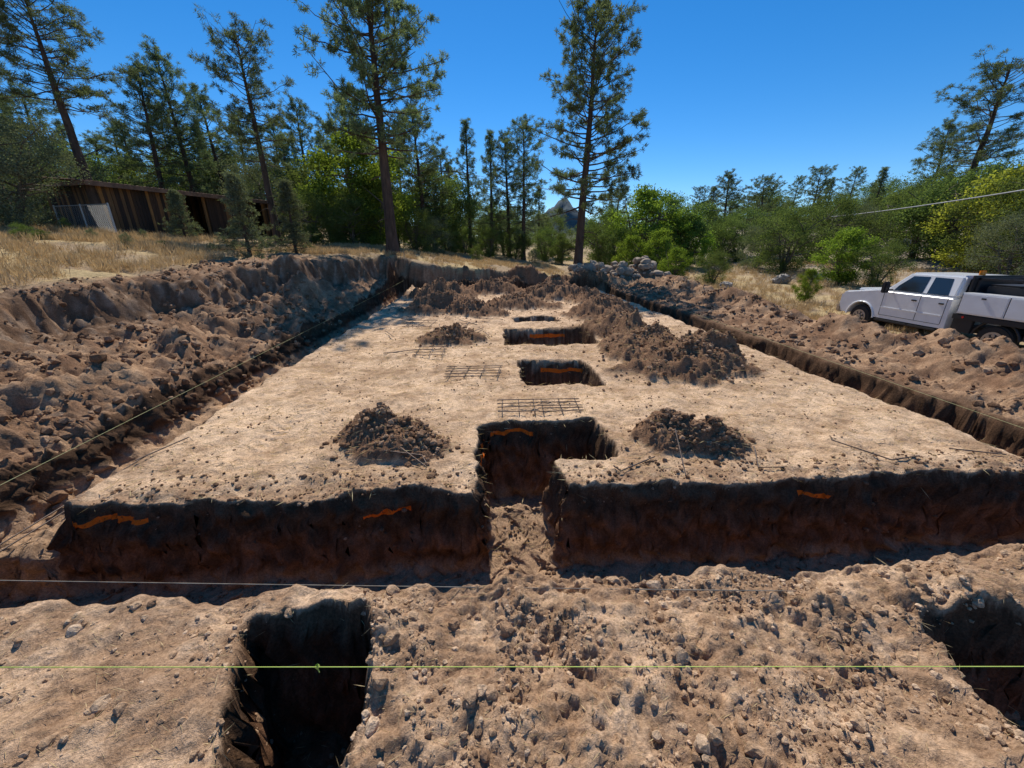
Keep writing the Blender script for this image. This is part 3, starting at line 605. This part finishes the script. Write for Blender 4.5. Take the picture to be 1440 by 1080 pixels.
for s in(1,-1):
    for nm,pp in (('front_window',[(-.92,1.33+.12),(-1.00,1.60),(-1.32,1.93),(-1.82,1.94),(-1.82,1.45)]),('rear_window',[(-1.95,1.45),(-1.95,1.94),(-2.46,1.93),(-2.55,1.45)])):
        polyp(nm,[(p[0],gy_(p[1],s),p[1]) for p in pp],GL,tk)
    for xx in(-.70,-1.88,-2.64): box('door_seam',xx-.006,xx+.006,s*.992-.004,s*.992+.004,.62,1.38,SM,tk,0)
    box('rocker_seam',-2.64,-.70,s*.992-.004,s*.992+.004,.60,.612,SM,tk,0)
    box('door_handle',-1.80,-1.64,s*1.005-.015,s*1.005+.015,1.19,1.23,BK,tk,.008); box('door_handle',-2.58,-2.44,s*1.005-.015,s*1.005+.015,1.19,1.23,BK,tk,.008)
    box('side_mirror',-.98,-.84,s*1.24-.10,s*1.24+.10,1.36,1.72,BK,tk,.03); box('mirror_arm',-.93,-.87,s*1.07-.12,s*1.07+.12,1.44,1.48,BK,tk,.01)
    box('headlight',.70,.945,s*.80-.15,s*.80+.15,.88,1.14,HL,tk,.02)
    box('side_moulding',-2.6,-.7,s*.994-.008,s*.994+.008,.84,.88,W,tk,.004)
    box('running_board',-2.6,-.62,s*.98-.06,s*.98+.06,.40,.46,BK,tk,.01)
    g=GB(); g.tube(np.array([(.53*math.cos(q),s*1.0,.43+.53*math.sin(q)) for q in np.linspace(.05,math.pi-.05,18)]),[.028]*18,6); o=put('arch_trim',g.mesh('arch',[W],True),0,0,0,parent=tk)
    for wx_ in(0,-4.0):
        cyl('tyre',(wx_,s*.85,.41),.42,.27,'y',RB,tk,36,.04); cyl('rim',(wx_,s*.985,.41),.25,.02,'y',CH,tk,28); cyl('rim_recess',(wx_,s*.997,.41),.19,.012,'y',SM,tk,28); cyl('hub',(wx_,s*1.01,.41),.10,.05,'y',CH,tk,16)
        for k_ in range(8):
            q=k_*math.pi/4; cyl('wheel_spoke',(wx_+.155*math.cos(q),s*1.006,.41+.155*math.sin(q)),.042,.012,'y',CH,tk,10)
    box('tool_box',-5.75,-2.98,s*.82-.22,s*.82+.22,1.02,1.60,W,tk,.015)
    for xa,xb in((-4.05,-3.02),(-4.95,-4.10),(-5.70,-5.0)):
        box('tool_box_door',xa,xb,s*1.046-.008,s*1.046+.008,1.06,1.56,W,tk,.006); box('tool_box_latch',(xa+xb)/2-.05,(xa+xb)/2+.05,s*1.06-.012,s*1.06+.012,1.46,1.50,SM,tk,.004)
        box('tool_box_gap',xb+.008,xb+.022,s*1.042-.004,s*1.042+.004,1.05,1.57,SM,tk,0)
    box('bed_side_rail',-5.8,-2.92,s*1.01-.03,s*1.01+.03,.86,1.0,BK,tk,.01)
    box('bed_skirt',-3.45,-2.95,s*.97-.04,s*.97+.04,.50,.88,BK,tk,.01); box('bed_skirt',-5.7,-4.6,s*.97-.04,s*.97+.04,.55,.88,BK,tk,.01)
    g=GB(); g.tube(np.array([(-4.0+.54*math.cos(q),s*.95,.41+.54*math.sin(q)) for q in np.linspace(.2,math.pi-.2,14)]),[.035]*14,6); put('rear_fender',g.mesh('fender',[BK],True),0,0,0,parent=tk)
    for xx in(-3.0,-4.3,-5.6): box('rack_post',xx-.03,xx+.03,s*.66-.03,s*.66+.03,1.6,2.0,BK,tk,.006)
    box('rack_rail',-5.7,-2.95,s*.66-.03,s*.66+.03,1.94,2.0,BK,tk,.006)
    cyl('reflector',(-3.2,s*1.05,.93),.03,.01,'y',RD,tk,12); cyl('reflector',(-5.4,s*1.05,.93),.03,.01,'y',RD,tk,12)
zoff=.014
def wsx(z): return -.58+(z-(ZB-.02))/(ZT-ZB+.02)*(-.62)+zoff
polyp('windshield',[(wsx(1.48),.80,1.48),(wsx(1.48),-.80,1.48),(wsx(1.98),-.70,1.98),(wsx(1.98),.70,1.98)],GL,tk)
polyp('back_window',[(-2.765,.7,1.48),(-2.765,-.7,1.48),(-2.74,-.62,1.94),(-2.74,.62,1.94)],GL,tk)
box('hood_bulge',-.42,.70,-.60,.60,1.27,1.38,W,tk,.04)
box('grille',.88,.955,-.60,.60,.78,1.16,BK,tk,.02); box('bumper',.86,1.05,-1.0,1.0,.46,.74,mat_flat('chrome',(.6,.6,.62),.2,.9),tk,.04)
box('bed_floor',-5.8,-2.92,-.97,.97,.94,1.0,BK,tk,.01); box('chassis',-5.7,.6,-.45,.45,.45,.62,BK,tk,.02); box('under_dark',-2.7,-.6,-.90,.90,.42,.52,BK,tk,.01)
box('headache_rack',-2.95,-2.88,-.78,.78,1.6,2.06,BK,tk,.01)
box('black_tank',-4.4,-3.1,-.5,.55,1.01,1.84,BK,tk,.05); box('generator',-5.4,-4.6,-.45,.55,1.01,1.76,BK,tk,.04)
for i in range(5): box('rack_crossbar',-5.7+i*.66,-5.65+i*.66,-.66,.66,1.95,2.0,BK,tk,.005)
cyl('beacon',(-2.82,.45,2.12),.07,.12,'z',OR,tk,16); box('tail_light',-5.83,-5.80,.75,.95,.8,.92,RD,tk,.005); box('rear_bumper',-5.95,-5.82,-.95,.95,.5,.7,BK,tk,.02)
tk.rotation_euler=(0,0,math.pi/2); tk.location=(14.62,13.5,-.66)

# ------------------------------------------------------------ shed
A=Vector((-18.3,21.6)); B=Vector((-14.3,30.9)); Ls=(B-A).length; ang=math.atan2(B.y-A.y,B.x-A.x)
sh=bpy.data.objects.new('wooden_shed',None); scene.collection.objects.link(sh); sh.location=(A.x,A.y,2.6); sh.rotation_euler=(0,0,ang)
m,nt,b=newmat('weathered_lit_boards'); tc=nd(nt,'ShaderNodeTexCoord'); gi=nd(nt,'ShaderNodeNewGeometry')
mp=nd(nt,'ShaderNodeMapping'); mp.inputs['Scale'].default_value=(9,9,.8); nt.links.new(tc.outputs['Object'],mp.inputs[0])
c=ramp(nt,gi.outputs['Random Per Island'],[(0,(.03,.02,.016)),(.55,(.075,.043,.028)),(.85,(.36,.18,.06)),(1,(.06,.045,.035))])  # brown weathered boards; orange ones carry painted stripes of sunlight
c=mixrgb(nt,'MULTIPLY',.8,c,ramp(nt,noise(nt,mp.outputs[0],3,4),[(.3,(.5,.5,.5)),(.7,(1.3,1.3,1.3))])); nt.links.new(c,b.inputs['Base Color']); b.inputs['Roughness'].default_value=.9
M_board=m; M_roof=simple('rusty_roof',(.14,.08,.055),(.30,.18,.12),3,.7,.3,.3)
def boards(name,x0,x1,yf,z0,z1,skip=(),axis='x'):
    bm=bmesh.new(); x=x0
    while x<x1:
        w_=random.uniform(.13,.2); 
        if not any(s0<x<s1 for s0,s1 in skip):
            tt=z1+random.uniform(-.02,.02); bo=z0+random.uniform(-.1,.06); dy=random.uniform(-.012,.012)
            r=bmesh.ops.create_cube(bm,size=1)
            for q in r['verts']:
                a_=x+w_/2+q.co.x*(w_-.012); d_=yf+dy+q.co.y*.02; zc=(tt+bo)/2+q.co.z*(tt-bo)
                q.co=Vector((a_,d_,zc)) if axis=='x' else Vector((d_,a_,zc))
        x+=w_
    return bmobj(name,bm,M_board,sh)
boards('front_boards',0,Ls,0,-.3,2.35,((3.9,5.0),(8.0,8.6)))
boards('side_boards',0.03,3.9,0,-.3,2.5,(),'y'); boards('back_boards',0,Ls,4.0,-.3,2.7); boards('end_boards',.03,3.9,Ls,-.3,2.5,(),'y')
g=GB(); n=120
xx=np.linspace(-.5,Ls+.5,n*2); zz=.02*np.sin(xx*2*np.pi/.16)
y0,z0,y1,z1=-.5,2.40,4.4,2.82
q=np.array([[[xx[i],y0,z0+zz[i]],[xx[i+1],y0,z0+zz[i+1]],[xx[i+1],y1,z1+zz[i+1]],[xx[i],y1,z1+zz[i]]] for i in range(len(xx)-1)]); g.quads(q,0)
put('roof',g.mesh('roof',[M_roof],True),0,0,0,parent=sh)
box('fascia',-.5,Ls+.5,-.53,-.505,2.2,2.4,M_roof,sh,.004); box('end_fascia',-.53,-.505,-.5,4.4,2.2,2.4,M_roof,sh,.004)
for q in(0.05,3.9,5.05,Ls-.05): box('post',q-.06,q+.06,.04,.16,-.3,2.35,M_board,sh,.005)
# ------------------------------------------------------------ chain-link fence
M_galv=mat_flat('galvanised',(.42,.43,.44),.5,.5)
p0=survey(bb(88),18.5); p1=survey(bb(166),17.6); a=np.array(p0[:2]);b_=np.array(p1[:2]); Lf=np.linalg.norm(b_-a); d=(b_-a)/Lf; g=GB(); zb=min(p0[2],p1[2]); Hf=1.35
for s in(0,.5,1): 
    q=a+d*Lf*s; g.tube(np.array([[*q,zb-.3],[*q,zb+Hf+.05]]),[.03,.03],8)
for h in(.05,Hf): g.tube(np.array([[*a,zb+h],[*b_,zb+h]]),[.02,.02],6)
st=.13; k=-Hf
while k<Lf:
    for sg in(0,1):
        s0=max(k,0);s1=min(k+Hf,Lf)
        if s1>s0:
            h0=s0-k;h1=s1-k
            if sg: h0,h1=Hf-h0,Hf-h1
            g.tube(np.array([[*(a+d*s0),zb+h0],[*(a+d*s1),zb+h1]]),[.004,.004],3)
    k+=st
put('chain_link_fence',g.mesh('fence',[M_galv]),0,0,0)
# ------------------------------------------------------------ granite boulders
M_gran=simple('granite',(.20,.18,.16),(.40,.36,.32),2,.9,0,.6)
for (u,t,r,dz) in [(305,37,2.6,3.0),(345,38,2.2,2.4),(325,39,3.0,1.0),(280,36,1.8,1.2),(1262,36,1.2,.3),(890,25,.35,.2),(905,26,.5,.25),(1020,24,.4,.2),(1098,26,.55,.2)]:
    x,y,z,_=survey(bb(u),t); v_,f_=ico(4,int(u)); v_=v_*(1+.05*fbm(v_[:,0]*2,v_[:,1]*2+v_[:,2]*2,5,3))[:,None]
    me=mesh_np('boulder',v_*r,f_,True); me.materials.append(M_gran); put('granite_boulder',me,x,y,z+dz)

# ------------------------------------------------------------ light, sky, camera
EL=math.radians(50); AZ=math.radians(-3.0)
w=bpy.data.worlds.new('World'); scene.world=w; w.use_nodes=True; nt=w.node_tree; bg=nt.nodes['Background']
sky=nt.nodes.new('ShaderNodeTexSky'); sky.sky_type='NISHITA'; sky.sun_disc=False; sky.sun_elevation=EL; sky.sun_rotation=AZ
sky.air_density=1.0; sky.dust_density=.1; sky.ozone_density=5.0; sky.altitude=1600
hs=nt.nodes.new('ShaderNodeHueSaturation'); hs.inputs['Saturation'].default_value=1.3; nt.links.new(sky.outputs[0],hs.inputs['Color'])
nt.links.new(hs.outputs[0],bg.inputs[0]); bg.inputs[1].default_value=.135
ld=bpy.data.lights.new('sun','SUN'); ld.energy=5.0; ld.angle=math.radians(.5); ld.color=(1,.94,.84)
lo=bpy.data.objects.new('sun',ld); scene.collection.objects.link(lo)
sd=Vector((math.sin(AZ)*math.cos(EL),math.cos(AZ)*math.cos(EL),math.sin(EL))); lo.rotation_euler=sd.to_track_quat('Z','Y').to_euler(); lo.location=(0,10,30)
cd=bpy.data.cameras.new('camera'); cd.sensor_width=36; cd.lens=13.75; cd.clip_start=.05; cd.clip_end=3000
cm=bpy.data.objects.new('camera',cd); scene.collection.objects.link(cm); cm.location=(0,0,CAMZ); cm.rotation_euler=(math.pi/2-PITCH,0,-YAW); scene.camera=cm
scene.view_settings.view_transform='Standard'; scene.view_settings.look='None'; scene.view_settings.exposure=0
